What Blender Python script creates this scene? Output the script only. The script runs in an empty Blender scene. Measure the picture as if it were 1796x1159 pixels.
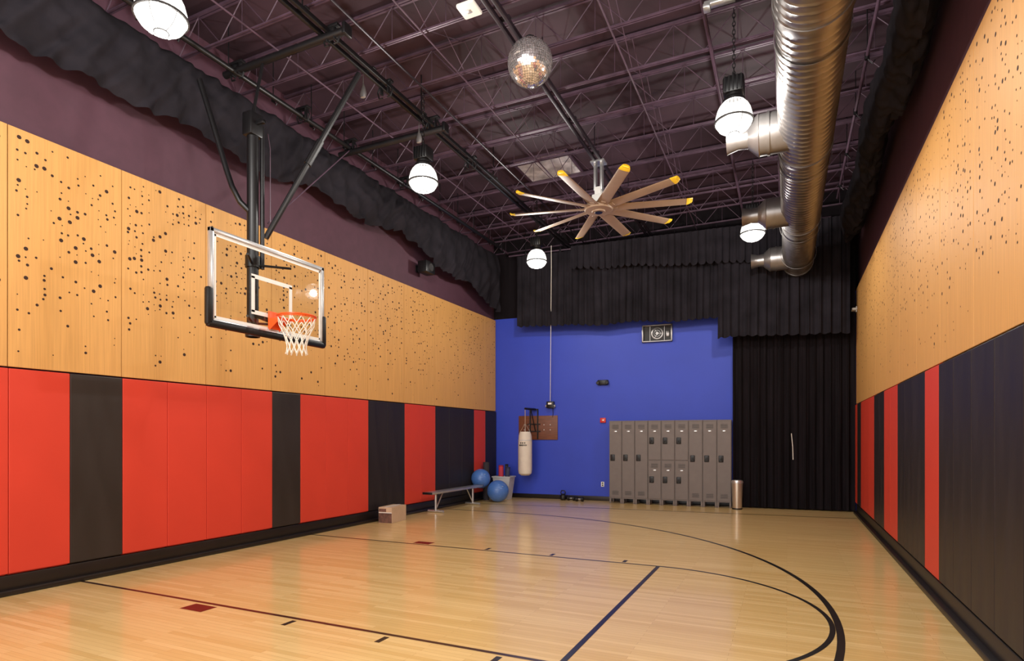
import bpy, bmesh, math, random
from mathutils import Vector, Matrix, noise
random.seed(7)
PI=math.pi
H=1.67
F=1030.0
A0=math.atan(482/F)
RT=Vector((math.cos(A0),math.sin(A0),0)); FW=Vector((-math.sin(A0),math.cos(A0),0)); UP=Vector((0,0,1))
CAM=Vector((0,0,H))
COL=bpy.context.scene.collection
def P(x,y,Z): return Vector((x*H,y*H,(1+Z)*H))
def ray(px,py): return RT*((px-898)/F)+FW+UP*((768-py)/F)
def at_z(px,py,z):
    d=ray(px,py); return CAM+d*((z-H)/d.z)
def at_x(px,py,x):
    d=ray(px,py); return CAM+d*(x/d.x)
XL=-4.52*H; XR=.87*H
W0=Vector((-4.52*H,8.97*H,0)); W1=Vector((.885*H,9.3*H,0))
WA=math.atan2((W1-W0).y,(W1-W0).x)
WE=Vector((math.cos(WA),math.sin(WA),0)); WN=Vector((math.sin(WA),-math.cos(WA),0))
WLEN=(W1-W0).length
def at_w(px,py,d=0):
    r=ray(px,py); o=W0+WN*d
    return CAM+r*((o-CAM).dot(WN)/r.dot(WN))
def W(s,d,z): return W0+WE*s+WN*d+UP*z
def sz(px,py,d=0):
    p=at_w(px,py,d); return (p-W0).dot(WE),p.z

# ---------- mesh builder
class MB:
    def __init__(s): s.bm=bmesh.new()
    def _mi(s,n0,mi):
        s.bm.faces.ensure_lookup_table()
        for f in s.bm.faces[n0:]: f.material_index=mi
    def box(s,c,d,rot=None,bev=0,mi=0):
        n0=len(s.bm.faces)
        M=Matrix.Translation(Vector(c))
        if rot is not None: M=M@rot.to_4x4()
        M=M@Matrix.Diagonal((d[0],d[1],d[2],1))
        r=bmesh.ops.create_cube(s.bm,size=1,matrix=M)
        if bev>0:
            es=list({e for v in r['verts'] for e in v.link_edges})
            bmesh.ops.bevel(s.bm,geom=es,offset=bev,segments=2,affect='EDGES',profile=.5)
            s.bm.faces.ensure_lookup_table()
        s._mi(min(n0,len(s.bm.faces)-1),mi)
        return s
    def tube(s,pts,r,seg=8,mi=0,cap=True,closed=False):
        pts=[Vector(p) for p in pts]; n=len(pts)
        rs=r if isinstance(r,(list,tuple)) else [r]*n
        rings=[]; prev=None
        for i,p in enumerate(pts):
            if closed: t=pts[(i+1)%n]-pts[(i-1)%n]
            elif i==0: t=pts[1]-p
            elif i==n-1: t=p-pts[i-1]
            else: t=(pts[i+1]-p).normalized()+(p-pts[i-1]).normalized()
            if t.length<1e-9: t=Vector((0,0,1))
            t.normalize()
            if prev is None:
                a=Vector((0,0,1)) if abs(t.z)<.9 else Vector((1,0,0))
                nx=t.cross(a).normalized()
            else:
                nx=(prev-t*prev.dot(t))
                nx=nx.normalized() if nx.length>1e-6 else t.orthogonal().normalized()
            prev=nx; ny=t.cross(nx)
            rings.append([s.bm.verts.new(p+(nx*math.cos(2*PI*k/seg)+ny*math.sin(2*PI*k/seg))*rs[i]) for k in range(seg)])
        m=n if closed else n-1
        for i in range(m):
            a=rings[i]; b=rings[(i+1)%n]
            for k in range(seg):
                f=s.bm.faces.new((a[k],a[(k+1)%seg],b[(k+1)%seg],b[k])); f.material_index=mi
        if cap and not closed:
            f=s.bm.faces.new(rings[0][::-1]); f.material_index=mi
            f=s.bm.faces.new(rings[-1]); f.material_index=mi
        return s
    def lathe(s,prof,c=(0,0,0),rot=None,seg=24,mi=0,sx=1,sy=1):
        c=Vector(c); R=rot if rot is not None else Matrix.Identity(3)
        rings=[]
        for r,z in prof:
            if r<1e-5: rings.append([s.bm.verts.new(c+R@Vector((0,0,z)))])
            else: rings.append([s.bm.verts.new(c+R@Vector((r*sx*math.cos(2*PI*k/seg),r*sy*math.sin(2*PI*k/seg),z))) for k in range(seg)])
        for a,b in zip(rings,rings[1:]):
            for k in range(seg):
                k2=(k+1)%seg
                if len(a)==1 and len(b)==1: continue
                if len(a)==1: f=s.bm.faces.new((a[0],b[k2],b[k]))
                elif len(b)==1: f=s.bm.faces.new((a[k],a[k2],b[0]))
                else: f=s.bm.faces.new((a[k],a[k2],b[k2],b[k]))
                f.material_index=mi
        return s
    def poly(s,pts,mi=0):
        f=s.bm.faces.new([s.bm.verts.new(Vector(p)) for p in pts]); f.material_index=mi; return s
    def prism(s,pts,h,mi=0):
        a=[s.bm.verts.new(Vector(p)) for p in pts]; b=[s.bm.verts.new(Vector(p)+Vector(h)) for p in pts]
        n=len(a); fs=[s.bm.faces.new(a),s.bm.faces.new(b[::-1])]
        for i in range(n): fs.append(s.bm.faces.new((a[i],b[i],b[(i+1)%n],a[(i+1)%n])))
        for f in fs: f.material_index=mi
        return s
    def grid(s,f,nu,nv,mi=0,wrap=False):
        vs=[[s.bm.verts.new(f(i/nu,j/nv)) for j in range(nv+(0 if wrap else 1))] for i in range(nu+1)]
        for i in range(nu):
            for j in range(nv):
                j2=(j+1)%nv if wrap else j+1
                fc=s.bm.faces.new((vs[i][j],vs[i+1][j],vs[i+1][j2],vs[i][j2])); fc.material_index=mi
        return s
    def build(s,name,mats,parent=None,loc=None,rotz=0,ang=35,flat=False,recalc=True):
        if recalc: bmesh.ops.recalc_face_normals(s.bm,faces=s.bm.faces)
        me=bpy.data.meshes.new(name); s.bm.to_mesh(me); s.bm.free()
        if not isinstance(mats,(list,tuple)): mats=[mats]
        for m in mats: me.materials.append(m)
        if not flat:
            me.shade_smooth()
            me.set_sharp_from_angle(angle=math.radians(ang))
        o=bpy.data.objects.new(name,me); COL.objects.link(o)
        if parent: o.parent=parent
        if loc is not None: o.location=loc
        if rotz: o.rotation_euler=(0,0,rotz)
        return o
def tag(o,label=None,cat=None,group=None,kind=None):
    if label: o['label']=label
    if cat: o['category']=cat
    if group: o['group']=group
    if kind: o['kind']=kind
    return o
def thing(name,label,cat,loc=(0,0,0),rotz=0,group=None):
    o=bpy.data.objects.new(name,None); COL.objects.link(o); o.location=loc; o.rotation_euler=(0,0,rotz)
    o.empty_display_size=.1
    return tag(o,label,cat,group)
def dup(root,loc,rotz=None,label=None,group=None):
    r=root.copy(); COL.objects.link(r); r.location=loc
    if rotz is not None: r.rotation_euler=(0,0,rotz)
    if label: r['label']=label
    if group: r['group']=group
    for ch in list(root.children):
        c=ch.copy(); COL.objects.link(c); c.parent=r
        for g in list(ch.children):
            d=g.copy(); COL.objects.link(d); d.parent=c
    return r
ORD=['first','second','third','fourth','fifth','sixth','seventh','eighth','ninth','tenth','eleventh','twelfth','thirteenth','fourteenth','fifteenth','sixteenth','seventeenth','eighteenth','nineteenth','twentieth','twenty-first','twenty-second','twenty-third','twenty-fourth','twenty-fifth','twenty-sixth','twenty-seventh','twenty-eighth','twenty-ninth','thirtieth']

# ---------- materials
def lin(r,g,b):
    f=lambda c:(c/255/12.92) if c/255<=.04045 else ((c/255+.055)/1.055)**2.4
    return (f(r),f(g),f(b),1)
def mat(name,col,rough=.5,metal=0,var=.12,vs=6.0,stretch=(1,1,1),bump=0,bs=30,coat=0,spec=.5,rv=0,objrand=False,sheen=0):
    m=bpy.data.materials.new(name); m.use_nodes=True; nt=m.node_tree; b=nt.nodes['Principled BSDF']
    b.inputs['Roughness'].default_value=rough; b.inputs['Metallic'].default_value=metal
    b.inputs['Coat Weight'].default_value=coat; b.inputs['Coat Roughness'].default_value=.12
    b.inputs['Specular IOR Level'].default_value=spec; b.inputs['Sheen Weight'].default_value=sheen
    tc=nt.nodes.new('ShaderNodeTexCoord'); mp=nt.nodes.new('ShaderNodeMapping'); mp.inputs['Scale'].default_value=stretch
    nt.links.new(tc.outputs['Object'],mp.inputs['Vector'])
    n=nt.nodes.new('ShaderNodeTexNoise'); n.inputs['Scale'].default_value=vs; n.inputs['Detail'].default_value=4
    if objrand:
        oi=nt.nodes.new('ShaderNodeObjectInfo'); va=nt.nodes.new('ShaderNodeVectorMath'); va.operation='ADD'
        ml=nt.nodes.new('ShaderNodeMath'); ml.operation='MULTIPLY'; ml.inputs[1].default_value=50
        nt.links.new(oi.outputs['Random'],ml.inputs[0]); nt.links.new(mp.outputs[0],va.inputs[0]); nt.links.new(ml.outputs[0],va.inputs[1])
        nt.links.new(va.outputs[0],n.inputs['Vector'])
    else: nt.links.new(mp.outputs[0],n.inputs['Vector'])
    r=nt.nodes.new('ShaderNodeValToRGB')
    r.color_ramp.elements[0].position=.3; r.color_ramp.elements[1].position=.7
    r.color_ramp.elements[0].color=[c*(1-var) for c in col[:3]]+[1]
    r.color_ramp.elements[1].color=[min(1,c*(1+var)) for c in col[:3]]+[1]
    nt.links.new(n.outputs['Fac'],r.inputs['Fac']); nt.links.new(r.outputs['Color'],b.inputs['Base Color'])
    if rv:
        mr=nt.nodes.new('ShaderNodeMapRange'); mr.inputs['To Min'].default_value=max(.02,rough-rv); mr.inputs['To Max'].default_value=rough+rv
        nt.links.new(n.outputs['Fac'],mr.inputs['Value']); nt.links.new(mr.outputs[0],b.inputs['Roughness'])
    if bump:
        n2=nt.nodes.new('ShaderNodeTexNoise'); n2.inputs['Scale'].default_value=bs; n2.inputs['Detail'].default_value=3
        nt.links.new(mp.outputs[0],n2.inputs['Vector'])
        bp=nt.nodes.new('ShaderNodeBump'); bp.inputs['Strength'].default_value=bump; bp.inputs['Distance'].default_value=.02
        nt.links.new(n2.outputs['Fac'],bp.inputs['Height']); nt.links.new(bp.outputs[0],b.inputs['Normal'])
    return m
M={}
M['wood']=mat('maple_veneer',lin(206,154,88),.55,var=.09,vs=3,stretch=(22,22,.5),objrand=True,spec=.35)
M['hole']=mat('hole_dark',lin(50,24,12),.8,var=.1)
M['red']=mat('red_vinyl',lin(205,62,44),.5,var=.03,vs=1.5,spec=.35)
M['blk']=mat('charcoal_vinyl',lin(42,36,34),.42,var=.12,vs=2,stretch=(3,3,.7),rv=.06)
M['navy']=mat('near_black_vinyl',lin(39,33,33),.44,var=.2,vs=2,stretch=(3,3,.5),bump=.04,bs=8,rv=.1,spec=.35)
M['plum']=mat('plum_paint',lin(78,47,60),.7,var=.08)
M['blue']=mat('blue_paint',lin(39,64,184),.55,var=.05,vs=1.2)
M['deck']=mat('plum_deck',lin(54,37,45),.65,var=.4,vs=.9,bump=.1,bs=3,spec=.3)
M['joist']=mat('plum_steel',lin(80,60,74),.48,metal=.2,var=.25)
M['black']=mat('black_metal',lin(18,17,19),.4,metal=.2,var=.2)
M['track']=mat('dark_plum_steel',lin(38,28,36),.45,metal=.3,var=.15)
M['cloth']=mat('black_cloth',lin(33,30,35),.95,var=.3,vs=2.5,bump=.2,bs=14,spec=.15)
M['cloth2']=mat('black_velour',lin(24,19,22),.95,var=.3,vs=3,stretch=(3,3,.3),spec=.15)
M['base']=mat('black_rubber',lin(24,18,16),.4,var=.2)
M['alu']=mat('aluminium',lin(196,196,196),.3,metal=.75,var=.08)
M['galv']=mat('galvanised_duct',lin(140,136,134),.36,metal=.8,var=.14,vs=4,rv=.08)
M['white']=mat('white_enamel',lin(228,226,220),.45,var=.03)
M['grey']=mat('locker_grey',lin(112,103,99),.5,metal=.0,var=.05,spec=.35)
M['dgrey']=mat('dark_slot',lin(40,38,38),.6)
M['orange']=mat('orange_rim',lin(228,84,26),.35,var=.08)
M['net']=mat('white_cord',lin(232,226,214),.8,var=.05)
M['yellow']=mat('yellow_plastic',lin(232,192,44),.45,var=.05)
M['blade']=mat('tan_blade',lin(152,128,106),.5,metal=.05,var=.08,vs=3)
M['ballblue']=mat('blue_ball_vinyl',lin(74,116,186),.3,var=.05)
M['bag']=mat('cream_canvas',lin(218,206,190),.6,var=.06)
M['board']=mat('brown_plywood',lin(108,60,36),.5,var=.25,vs=4,stretch=(1,1,8))
M['bin']=mat('cloudy_plastic',lin(196,196,196),.35,var=.05)
M['pink']=mat('red_foam',lin(190,52,72),.7,var=.08)
M['foam']=mat('dark_foam',lin(48,44,50),.8,var=.12)
M['navyfoam']=mat('navy_foam',lin(52,56,84),.75,var=.12)
M['carton']=mat('carton_board',lin(196,168,138),.75,var=.06)
M['print']=mat('dark_carton_print',lin(100,68,56),.6,var=.5,vs=14)
M['steel']=mat('brushed_steel',lin(190,176,160),.3,metal=.75,var=.08,stretch=(8,8,1))
M['signred']=mat('red_plastic',lin(205,40,34),.4,var=.05)
M['line']=mat('black_court_paint',lin(30,26,26),.3,var=.1,coat=.3)
M['line2']=mat('dark_maroon_line',lin(52,22,22),.3,var=.1,coat=.3)
M['mark']=mat('maroon_court_paint',lin(84,24,20),.3,var=.15,coat=.3)
M['foil']=mat('hatch_foil',lin(200,196,200),.45,metal=.1,var=.5,vs=4)
def floor_mat():
    m=bpy.data.materials.new('maple_floor'); m.use_nodes=True; nt=m.node_tree; b=nt.nodes['Principled BSDF']
    tc=nt.nodes.new('ShaderNodeTexCoord')
    br=nt.nodes.new('ShaderNodeTexBrick'); br.inputs['Scale'].default_value=1; br.inputs['Brick Width'].default_value=1.1; br.inputs['Row Height'].default_value=.057
    br.inputs['Mortar Size'].default_value=.0012; br.inputs['Mortar Smooth'].default_value=.3; br.offset=.37; br.squash=1.0
    br.inputs['Color1'].default_value=lin(220,184,118); br.inputs['Color2'].default_value=lin(238,206,144); br.inputs['Mortar'].default_value=lin(186,144,86)
    nt.links.new(tc.outputs['Object'],br.inputs['Vector'])
    mp=nt.nodes.new('ShaderNodeMapping'); mp.inputs['Scale'].default_value=(1.2,22,1); nt.links.new(tc.outputs['Object'],mp.inputs['Vector'])
    n=nt.nodes.new('ShaderNodeTexNoise'); n.inputs['Scale'].default_value=2.5; n.inputs['Detail'].default_value=5; nt.links.new(mp.outputs[0],n.inputs['Vector'])
    mx=nt.nodes.new('ShaderNodeMixRGB'); mx.blend_type='MULTIPLY'; mx.inputs[0].default_value=.5
    r=nt.nodes.new('ShaderNodeValToRGB'); r.color_ramp.elements[0].position=.3; r.color_ramp.elements[1].position=.7
    r.color_ramp.elements[0].color=(.86,.82,.74,1); r.color_ramp.elements[1].color=(1,1,1,1)
    nt.links.new(n.outputs['Fac'],r.inputs['Fac']); nt.links.new(br.outputs['Color'],mx.inputs[1]); nt.links.new(r.outputs['Color'],mx.inputs[2])
    nt.links.new(mx.outputs[0],b.inputs['Base Color'])
    b.inputs['Roughness'].default_value=.28; b.inputs['Coat Weight'].default_value=.5; b.inputs['Coat Roughness'].default_value=.10
    return m
M['floor']=floor_mat()
def globe_mat():   # ribbed translucent lamp glass: part see-through, part glowing
    m=bpy.data.materials.new('ribbed_lit_glass'); m.use_nodes=True; nt=m.node_tree; nt.nodes.remove(nt.nodes['Principled BSDF'])
    tc=nt.nodes.new('ShaderNodeTexCoord'); sp=nt.nodes.new('ShaderNodeSeparateXYZ'); nt.links.new(tc.outputs['Object'],sp.inputs[0])
    at=nt.nodes.new('ShaderNodeMath'); at.operation='ARCTAN2'; nt.links.new(sp.outputs[1],at.inputs[0]); nt.links.new(sp.outputs[0],at.inputs[1])
    mu=nt.nodes.new('ShaderNodeMath'); mu.operation='MULTIPLY'; mu.inputs[1].default_value=26; nt.links.new(at.outputs[0],mu.inputs[0])
    si=nt.nodes.new('ShaderNodeMath'); si.operation='SINE'; nt.links.new(mu.outputs[0],si.inputs[0])
    mr=nt.nodes.new('ShaderNodeMapRange'); mr.inputs['From Min'].default_value=-1; mr.inputs['To Min'].default_value=1.0; mr.inputs['To Max'].default_value=2.6
    nt.links.new(si.outputs[0],mr.inputs['Value'])
    zr_=nt.nodes.new('ShaderNodeMapRange'); zr_.inputs['From Min'].default_value=.2; zr_.inputs['From Max'].default_value=-.12; zr_.inputs['To Min'].default_value=.6; zr_.inputs['To Max'].default_value=2.4
    nt.links.new(sp.outputs[2],zr_.inputs['Value'])
    m2=nt.nodes.new('ShaderNodeMath'); m2.operation='MULTIPLY'; nt.links.new(mr.outputs[0],m2.inputs[0]); nt.links.new(zr_.outputs[0],m2.inputs[1])
    e=nt.nodes.new('ShaderNodeEmission'); e.inputs['Color'].default_value=(1,.95,.88,1); nt.links.new(m2.outputs[0],e.inputs['Strength'])
    t=nt.nodes.new('ShaderNodeBsdfTransparent'); mx=nt.nodes.new('ShaderNodeMixShader'); mx.inputs[0].default_value=.5
    nt.links.new(t.outputs[0],mx.inputs[1]); nt.links.new(e.outputs[0],mx.inputs[2]); nt.links.new(mx.outputs[0],nt.nodes['Material Output'].inputs[0])
    return m
M['glow']=globe_mat()
def glass_mat():
    m=bpy.data.materials.new('clear_board_glass'); m.use_nodes=True; nt=m.node_tree; nt.nodes.remove(nt.nodes['Principled BSDF'])
    t=nt.nodes.new('ShaderNodeBsdfTransparent'); t.inputs[0].default_value=(.95,.97,.96,1)
    g=nt.nodes.new('ShaderNodeBsdfGlossy'); g.inputs['Roughness'].default_value=.02
    lw=nt.nodes.new('ShaderNodeLayerWeight'); pw=nt.nodes.new('ShaderNodeMath'); pw.operation='POWER'; pw.inputs[1].default_value=4
    mr=nt.nodes.new('ShaderNodeMapRange'); mr.inputs['To Min'].default_value=.08; mr.inputs['To Max'].default_value=.8
    nt.links.new(lw.outputs['Facing'],pw.inputs[0]); nt.links.new(pw.outputs[0],mr.inputs['Value'])
    mx=nt.nodes.new('ShaderNodeMixShader'); nt.links.new(mr.outputs[0],mx.inputs[0]); nt.links.new(t.outputs[0],mx.inputs[1]); nt.links.new(g.outputs[0],mx.inputs[2])
    nt.links.new(mx.outputs[0],nt.nodes['Material Output'].inputs[0]); return m
M['glass']=glass_mat()
M['mirror']=mat('mirror_tile',lin(225,218,218),.12,metal=.8,var=.35,vs=26)

# ================= SETTING =================
YB=-1.6*H; ZC=4.42*H; YE=9.6*H
def struct(o): o['kind']='structure'; return o
fl=struct(MB().box(((XL+XR)/2,(YB+YE)/2,-.05),(XR-XL+.6,YE-YB,.1)).build('floor',M['floor'],flat=True))
struct(MB().box(((XL+XR)/2,(YB+YE)/2,ZC+.05),(XR-XL+.6,YE-YB,.1)).build('ceiling',M['deck'],flat=True))
struct(MB().box((XL-.13,(YB+YE)/2,ZC/2),(.2,YE-YB,ZC)).build('wall_left',M['plum'],flat=True))
struct(MB().box((XR+.13,(YB+YE)/2,ZC/2),(.2,YE-YB,ZC)).build('wall_right',M['plum'],flat=True))
zb=3.02*H
wb=MB().box((WLEN/2,.1,zb/2),(WLEN+.1,.2,zb),mi=0).box((WLEN/2,.1,(zb+ZC)/2),(WLEN+.1,.2,ZC-zb),mi=1)
struct(wb.build('wall_back',[M['blue'],M['cloth2']],loc=W0,rotz=WA,flat=True))
struct(MB().box((WLEN/2,-.012,.06),(WLEN-.1,.024,.12),bev=.004).build('baseboard_back',M['base'],loc=W0,rotz=WA))
for nm,x,s in (('left',XL,1),('right',XR,-1)):
    b=MB().box((x+s*.03,(YB+W0.y)/2,.11),(.06,W0.y-YB,.20),bev=.01).box((x+s*.06,(YB+W0.y)/2,.03),(.12,W0.y-YB,.06),bev=.012)
    struct(b.build('baseboard_'+nm,M['base']))
def strip(pts,w,z=.0015):
    mb=MB(); L=[];R=[]
    n=len(pts)
    for i,p in enumerate(pts):
        p=Vector((p[0],p[1]))
        a=Vector(pts[max(0,i-1)][:2]); c=Vector(pts[min(n-1,i+1)][:2]); t=(c-a).normalized(); q=Vector((-t.y,t.x))*w/2
        L.append(mb.bm.verts.new((p.x+q.x,p.y+q.y,z))); R.append(mb.bm.verts.new((p.x-q.x,p.y-q.y,z)))
    for i in range(n-1): mb.bm.faces.new((L[i],R[i],R[i+1],L[i+1]))
    return mb
def fpart(name,mb,m): return mb.build(name,m,parent=fl,flat=True)
y1,y2=2.44*H,4.63*H; xf=-.907*H; xs=XL+.12
fpart('lane_line',strip([(xs,y1),(xf,y1)],.042),M['line2'])
fpart('lane_line',strip([(xs,y2),(xf,y2)],.042),M['line'])
fpart('free_throw_line',strip([(xf,y1-.02),(xf,y2+.02)],.05,.002),M['line'])
yc=(y1+y2)/2
fpart('free_throw_circle',strip([(xf+1.125*H*math.cos(a),yc+1.095*H*math.sin(a)) for a in [(-90+3*i)*PI/180 for i in range(61)]],.045),M['line'])
R3=3.57*H; xh=-3.32*H
arc=[(xs,yc-R3)]+[(xh+R3*math.cos(a),yc+R3*math.sin(a)) for a in [(-90+2*i)*PI/180 for i in range(91)]]+[(xs,yc+R3)]
fpart('three_point_line',strip(arc,.06,.001),M['line'])
fpart('boundary_line',strip([(xs,7.9*H),(XR-.1,8.42*H)],.05),M['line'])
for (ya,s) in ((y1,-1),(y2,1)):
    for i,xm in enumerate((-3.14,-2.44,-1.82,-1.19)):
        if i==0: fpart('lane_block',MB().box((xm*H,ya+s*.15,.001),(.30,.18,.001)),M['mark'])
        else: fpart('lane_mark',MB().box((xm*H,ya+s*.125,.001),(.05,.14,.001)),M['line'])

# ================= WALL PANELS + PADS =================
LY=[-.8,-.09,.62,1.325,2.027,2.735,3.437,4.142,4.865,5.575,6.305,7.037,7.789,8.552,8.95]
ZW0,ZW1=1.457*H,3.0*H; ZP0=.135*H
def holes(mb,y0,y1,xface,nx,dens=1.0,rs=1.0):
    W_=y1-y0; hh=ZW1-ZW0
    ncol=max(2,int(W_/.085)); nrow=32
    for c in range(ncol):
        for r in range(nrow):
            t=r/nrow
            z=ZW1-.10-t*(hh-.2)
            cl=noise.noise(Vector((y0*3+c*1.3,t*11,xface)))
            base=.44 if t<.5 else (.38 if t<.66 else (.22 if t<.78 else .05))
            p=(base+cl*.42)*dens
            if random.random()<p:
                rad=random.choice((.007,.010,.013,.016,.022))*rs
                cy=y0+.05+(c+.5)/ncol*(W_-.10)+random.uniform(-.018,.018); cz=z+random.uniform(-.02,.02)
                mb.poly([(xface+nx*.0015,cy+rad*math.cos(a*PI/5),cz+rad*math.sin(a*PI/5)) for a in range(10)],mi=1)
def wood_panel(x,s,y0,y1,label,group):
    mb=MB(); cx=x+s*.02; t=.04
    loc=Vector((cx,(y0+y1)/2,(ZW0+ZW1)/2))
    mb.box(loc,(t,y1-y0-.008,ZW1-ZW0),bev=.003)
    far=max(0,min(1,(y0/H-3)/5))
    if s>0: holes(mb,y0,y1,x+s*.04,s,1-.2*far,1-.2*far)
    else: holes(mb,y0,y1,x+s*.04,s,.9-.2*far,.78)
    bmesh.ops.translate(mb.bm,verts=mb.bm.verts,vec=-loc)
    tag(mb.build('wood_panel',[M['wood'],M['hole']],loc=loc,flat=True,recalc=False),label,'wall panel',group)
ly=[v*H for v in LY]; nL=len(ly)-1
for i in range(nL):
    wood_panel(XL,1,ly[i],ly[i+1],f'perforated honey wood acoustic panel on the left wall, {ORD[nL-1-i]} from the blue back wall','wood panels on the left wall')
RY=[9.12,8.65,7.93,7.215,6.5,5.785,5.07,4.355,3.64,2.925,2.21,1.495,.78,.065,-.65]
ry=[v*H for v in RY]
for i in range(len(ry)-1):
    wood_panel(XR,-1,ry[i+1],ry[i],f'perforated honey wood acoustic panel on the right wall, {ORD[i]} from the back curtain','wood panels on the right wall')
CN={'R':('red','red'),'K':('charcoal black','blk'),'N':('near-black','navy')}
def pad(x,s,y0,y1,c,label,group):
    mb=MB(); loc=Vector((x+s*.03,(y0+y1)/2,(ZP0+ZW0-.02)/2))
    mb.box((0,0,0),(.06,y1-y0-.003,ZW0-.02-ZP0),bev=.008)
    mb.box((-s*.02,0,-(ZW0-.02-ZP0)/2-.008),(.02,y1-y0-.02,.02))
    tag(mb.build('wall_pad',M[CN[c][1]],loc=loc,flat=True),label,'wall pad',group)
hp=[]
for i in range(0,len(LY)-2):
    hp+=[(LY[i],(LY[i]+LY[i+1])/2),((LY[i]+LY[i+1])/2,LY[i+1])]
hp.append((LY[-2],LY[-1]))
cs='RRKKRRKR'+'RKRRRRKRRRKKRRKKKRK'
for i,((a,b),c) in enumerate(zip(hp,cs)):
    cc='N' if (c=='K' and a>5) else c
    pad(XL,1,a*H,b*H,cc,f'{CN[cc][0]} vinyl wall pad on the left wall, {ORD[len(cs)-1-i]} from the blue back wall','vinyl pads along the left wall')
rp=[(9.12,8.87,'R'),(8.87,8.45,'K'),(8.45,8.07,'R'),(8.07,7.65,'R'),(7.65,7.24,'R'),(7.24,6.88,'N'),(6.88,6.53,'N'),(6.53,6.15,'R'),(6.15,5.79,'R'),(5.79,5.47,'N'),(5.47,5.15,'N'),(5.15,4.72,'N'),(4.72,4.325,'R'),(4.325,3.978,'N'),(3.978,3.63,'N'),(3.63,3.268,'N'),(3.268,2.91,'N'),(2.91,2.55,'N')]
y=2.55
for c in 'RRNNRRNNN': rp.append((y,y-.355,c)); y-=.355
for i,(b,a,c) in enumerate(rp):
    pad(XR,-1,a*H,b*H,c,f'{CN[c][0]} vinyl wall pad on the right wall, {ORD[i]} from the back curtain','vinyl pads along the right wall')

# ================= CEILING STEEL =================
ZB=4.1*H; ZT=ZC-.03
def joist():
    r=thing('ceiling_joist','','roof joist'); x0=XL-.02; x1=XR+.02; cx=(x0+x1)/2; L=x1-x0
    MB().box((cx,-.022,ZT-.02),(L,.028,.035)).box((cx,.022,ZT-.02),(L,.028,.035)).build('top_chord',M['joist'],r)
    MB().box((cx,-.016,ZB+.012),(L,.018,.022)).box((cx,.016,ZB+.012),(L,.018,.022)).build('bottom_chord',M['joist'],r)
    n=22; w=MB(); pts=[]
    for i in range(n+1):
        pts.append((x0+L*i/n,0,ZB+.02 if i%2==0 else ZT-.03))
    for a,b in zip(pts,pts[1:]): w.tube([a,b],.007,6)
    for i in range(1,n,2): w.tube([(pts[i][0],0,ZT-.03),(pts[i][0],0,ZB+.02)],.005,5)
    w.build('web',M['joist'],r)
    return r
ys=[1.5+.57*i for i in range(14)]
j0=joist()
for i,y in enumerate(ys):
    lab=f'plum painted open-web steel roof joist, {ORD[len(ys)-1-i]} from the black back curtain'
    if i==0: j0.location=(0,y*H,0); tag(j0,lab,'roof joist','open-web roof joists')
    else: dup(j0,(0,y*H,0),label=lab,group='open-web roof joists')
def along(name,x,Z,y0,y1,r,m,label,cat):
    tag(MB().tube([(x*H,y0*H,Z*H),(x*H,y1*H,Z*H)],r,8).build(name,m),label,cat)
along('conduit_pipe',-.54,4.06,1.3,9.0,.024,M['joist'],'lilac painted conduit pipe running above the two lamps beside the duct','pipe')
along('conduit_pipe',-.08,4.07,1.3,9.0,.018,M['joist'],'thin plum conduit pipe running just left of the silver duct','pipe')
along('conduit_pipe',-2.5,4.07,1.3,9.0,.012,M['joist'],'thin plum rod between the mirror ball and the black goal track','pipe')
along('conduit_pipe',-2.88,4.06,1.3,8.9,.016,M['track'],'dark plum conduit pipe just right of the black goal track','pipe')
along('conduit_pipe',-1.2,4.07,1.3,9.0,.012,M['joist'],'thin plum rod to the right of the mirror ball','pipe')
along('conduit_pipe',-3.65,4.07,1.3,9.0,.012,M['joist'],'thin plum rod above the basketball goal mast','pipe')
bg=thing('joist_bridging','crossed thin plum bridging rods between the joists above the ceiling fan','bridging',(0,0,0))
for i in range(len(ys)-1):
    for x in (-2.5,-1.2):
        MB().tube([(x*H,ys[i]*H,ZB+.03),(x*H,ys[i+1]*H,ZT-.05)],.006,5).tube([(x*H+.03,ys[i]*H,ZT-.05),(x*H+.03,ys[i+1]*H,ZB+.03)],.006,5).build('cross_rods',M['joist'],bg)
def track(x,Z,y0,y1,label,m):
    r=thing('ceiling_track',label,'track',(x*H,0,Z*H))
    for s in (-1,1):
        MB().box((s*.055,(y0+y1)/2*H,0),(.045,(y1-y0)*H,.06),bev=.006).build('rail',m,r)
    n=int((y1-y0)/.75)
    for i in range(n):
        MB().box((0,(y0+.35+.75*i)*H,.04),(.17,.07,.02),bev=.003).build('cross_plate',m,r)
    for i in range(0,n,2):
        MB().tube([(0,(y0+.35+.75*i)*H,.03),(0,(y0+.35+.75*i)*H,ZC-Z*H)],.01,6).build('hanger_rod',m,r)
track(-1.89,4.07,1.3,9.0,'long plum double rail carrying the mirror ball and the big fan',M['track'])
track(-3.12,4.02,1.3,8.9,'long black double rail on the ceiling above the row of left lamps',M['black'])

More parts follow.
